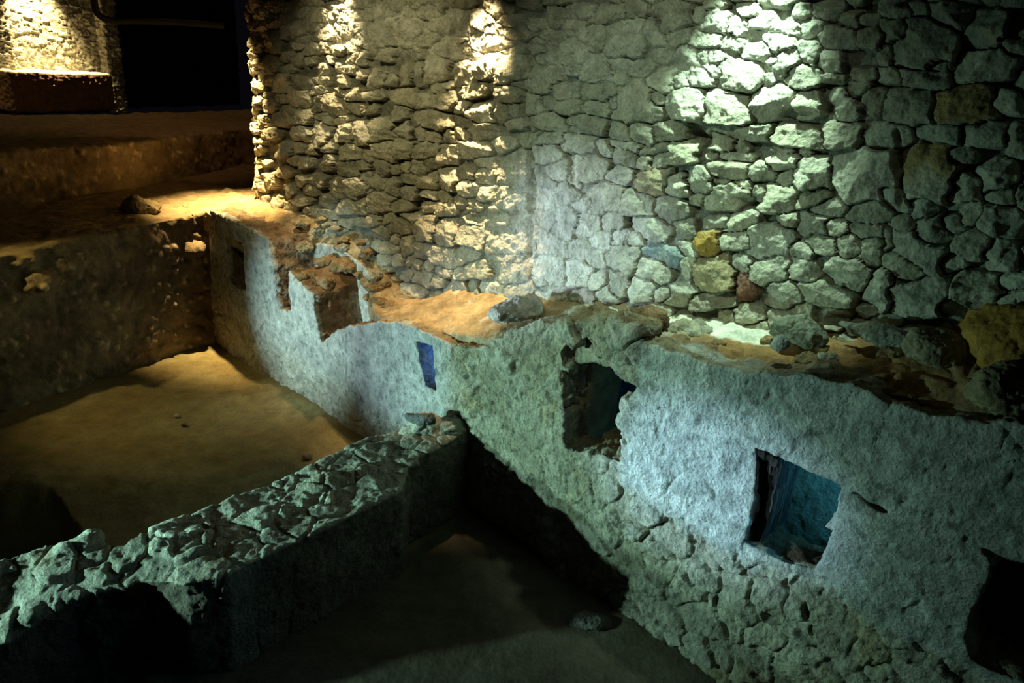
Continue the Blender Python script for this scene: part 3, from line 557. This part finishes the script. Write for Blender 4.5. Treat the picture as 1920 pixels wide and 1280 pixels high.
s.build('wall_far', .022, lambda c, n: masonry(c * np.array([.8, .8, 1.5]), n, 7, .022), MAT['wall'], t_far, kind='structure', label='far stone wall glowing in warm light at upper left', cat='wall')
s = Solid(); p = A - e * .9
s.ribbon([(p - n_ * .12, p + n_ * .1, 5.2, 5.2, 1.9), (p + e * .82 - n_ * .12, p + e * .82 + n_ * .1, 5.2, 5.2, 1.9)])
s.ribbon([(A + e * .20 - n_ * .14, A + e * .20 + n_ * .1, 5.2, 5.2, 1.9), (A + e * .46 - n_ * .14, A + e * .46 + n_ * .1, 5.2, 5.2, 1.9)])
s.build('stone_pier', .02, lambda c, n: masonry(c, n, 9, .035), MAT['wall'], t_far, label='rough stone pier left of the glowing bay, cut by the photo edge', cat='pier')
s = Solid(); p = B + e * .30
s.ribbon([(p - n_ * .18, p + n_ * .1, 5.2, 5.2, 1.9), (p + e * .34 - n_ * .18, p + e * .34 + n_ * .1, 5.2, 5.2, 1.9)])
s.build('stone_pier', .02, lambda c, n: masonry(c, n, 8, .03), MAT['wall'], t_far, label='narrow stone pier between the glowing bay and the dark passage', cat='pier')
# dark passage wall behind
s = Solid(); p = Rr + n_ * 1.8
s.ribbon([(p - e * 1.5, p - e * 1.5 + n_ * .3, 5.2, 5.2, 1.8), (p + e * 6, p + e * 6 + n_ * .3, 5.2, 5.2, 1.8)])
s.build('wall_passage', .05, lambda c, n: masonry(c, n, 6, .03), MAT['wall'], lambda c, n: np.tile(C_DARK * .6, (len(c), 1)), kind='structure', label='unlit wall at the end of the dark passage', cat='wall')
g = A * .5 + B * .5 - n_ * .42
spot('bay_lamp', (g[0] - e[0] * .05, g[1], 4.5), (g[0] - e[0] * .05 + n_[0] * .35, g[1] + n_[1] * .35, 2.7), 1700, (1, .76, .36), 76, 1)
g2 = A - e * .62 - n_ * .3; spot('bay_lamp_left', (g2[0], g2[1], 4.5), (g2[0] + n_[0] * .3, g2[1] + n_[1] * .3, 2.6), 130, (1, .74, .32), 56, 1)

spot('terrace_fill_light', (-3.6, 8.6, 5.0), (-5.6, 10.6, 2.2), 45, (1, .62, .30), 80, 1)  # added dim warm fill to lift the terrace and plinth
# ceiling
me = mesh_np('ceiling', np.array([(-12, -1, 5.2), (8, -1, 5.2), (8, 17, 5.2), (-12, 17, 5.2)], float), [(0, 1, 2, 3)], np.tile(C_DARK, (4, 1)), False)
link('ceiling', me, MAT['earth'], kind='structure', label='dark ceiling above the excavation', cat='ceiling')

# pipe
def tube(name, pts, r, mat, **kw):
    cu = bpy.data.curves.new(name, 'CURVE'); cu.dimensions = '3D'; sp = cu.splines.new('BEZIER'); sp.bezier_points.add(len(pts) - 1)
    for q, p in zip(sp.bezier_points, pts): q.co = p; q.handle_left_type = q.handle_right_type = 'AUTO'
    cu.bevel_depth = r; cu.bevel_resolution = 6; o = bpy.data.objects.new('tmp', cu); COL.objects.link(o)
    me = bpy.data.meshes.new_from_object(o.evaluated_get(bpy.context.evaluated_depsgraph_get())); COL.objects.unlink(o); bpy.data.objects.remove(o)
    me.name = name; me.polygons.foreach_set('use_smooth', np.ones(len(me.polygons), bool)); return link(name, me, mat, **kw)
def fp(x, y, d): r = ray(x, y); return tuple(CAM + r / np.hypot(r[0], r[1]) * d)
tube('pipe', [fp(172,-60,9.6), fp(177,4,9.6), fp(184,26,9.6), fp(204,37,9.6), fp(250,39,9.6), fp(318,41,9.6), fp(420,48,9.6)], .035, plain('dark_pipe', (.004, .004, .004), .9),
     label='dark bent pipe crossing in front of the far stone wall', cat='pipe')

# ------------------------------------------------------------------ LOOSE STONES
def stone(loc, r, seed, col, label, group=None, sq=(1, .8, .6), rot=0., name='loose_stone', vox=None, cat='stone'):
    s = Solid(); s.blob(loc, (r * sq[0], r * sq[1], r * sq[2]), seed, rot)
    return s.build(name, vox or max(.004, r / 22), lambda c, n: n * (r * (.22 * fbm(c, 1.1 / r, 4, seed, .6) + .07 * fbm(c, 6 / r, 4, seed + 1, .6)))[:, None],
                   MAT['stone'], lambda c, n: mix(np.tile(np.array(col), (len(c), 1)), np.tile(np.array(col) * .6, (len(c), 1)), sst(-.3, .5, fbm(c, 2 / r, 3, seed))), label=label, cat=cat, group=group)
def emb(u, o, z, r, k):
    sd = Solid(); sd.blob(UO(u, o, z), (r * random.uniform(1.15, 1.6), r, r * random.uniform(.6, .8)), k, .7 + random.uniform(-.6, .6))
    col = np.array((.40, .35, .24)) if u > 4.9 and u < 6 else np.array((.30, .20, .10)) if u > 1.8 else np.array((.42, .34, .2))
    if k < 300 and k % 3 == 0: col = np.array((.38, .35, .26))
    ob = sd.build('embedded_stone', max(.005, r / 14), lambda c, n: n * (r * (.26 * fbm(c, 1.1 / r, 3, k) + .16 * fbm(c, 3.5 / r, 3, k + 1)))[:, None], MAT['stone'],
                  lambda c, n: mix(np.tile(col, (len(c), 1)), np.tile(col * .6, (len(c), 1)), sst(-.3, .5, fbm(c, 2 / r, 3, k)))); adopt(ob, RUIN)
for a_ in EMB: emb(*a_)
def st_floor(x, y, r, *a, z=0, **k): p = atz(x, y, z + r * .25); stone((p[0], p[1], z + r * .3), r, *a, **k)
st_floor(331, 780, .035, 1, (.6, .55, .42), 'small pale stone lying alone on the lit earth floor')
st_floor(346, 797, .030, 2, (.2, .13, .07), 'dark pebble on the floor just below the pale stone')
st_floor(541, 752, .045, 3, (.30, .28, .22), 'dull flat stone at the foot of the plastered face')
st_floor(575, 856, .05, 4, (.34, .26, .15), 'brown stone on the floor behind the cross wall')
st_floor(1105, 1166, .11, 5, (.22, .20, .17), 'grey block sunk in the pit floor at the foot of the ruined wall', sq=(1.4, .8, .5))
for i, (x, y, zz, r, lb) in enumerate([(320,262,1.85,.045,'small pale stone stuck high on the dark terrace front'),(288,322,1.62,.05,'pale round stone near the foot of the dark terrace front'),(356,316,1.62,.05,'tan stone at the foot of the terrace front nearest the lit ledge'),(230,336,1.55,.06,'flat grey stone at the foot of the terrace front')]):
    p = atz(x, y, zz)
    stone((p[0], p[1], zz), r, 20 + i, (.42, .33, .22), lb)
p = atz(262, 384, 1.58); stone((p[0], p[1], 1.55), .19, 30, (.34, .26, .13), 'large tan boulder on the bank edge left of the lit ledge', sq=(1.25, .9, .62), name='boulder', cat='boulder')
def on_cap(x, y, o, r, seed, col, lb, sq=(1.2, .9, .75), name='boulder'):
    u, z = onp(x, y, o); stone(UO(u, o, z), r, seed, col, lb, sq=sq, name=name, cat='boulder', rot=math.atan2(T[1], T[0]))
on_cap(1497, 618, .42, .13, 31, (.30, .30, .22), 'rounded grey boulder on the ruin top where the pale strip ends')
on_cap(1895, 640, .36, .19, 32, (.50, .27, .06), 'ochre rounded boulder on the ruin top at the right edge', sq=(1.1, 1, .9))
on_cap(1885, 728, .14, .13, 33, (.36, .30, .17), 'tan boulder below the ochre one at the right edge', sq=(1.1, .9, .95))
on_cap(1760, 655, .34, .12, 34, (.33, .28, .18), 'brown stone left of the ochre boulder')
on_cap(1655, 628, .46, .12, 35, (.34, .33, .26), 'long grey stone at the foot of the tall wall', sq=(2.0, .8, .5))
on_cap(967, 578, .22, .13, 36, (.60, .56, .48), 'pale lump of masonry splitting the lit earth cap', sq=(1.1, 1.9, .62))
on_cap(1463, 645, .16, .05, 37, (.5, .5, .44), 'small pale pointed stone in front of the rounded boulder', sq=(1, .8, 1))
p = atz(795, 780, .84); stone((p[0], p[1], .82), .10, 38, (.16, .17, .17), 'dark stone at the head of the cross wall under the small window', sq=(1.4, .8, .5))
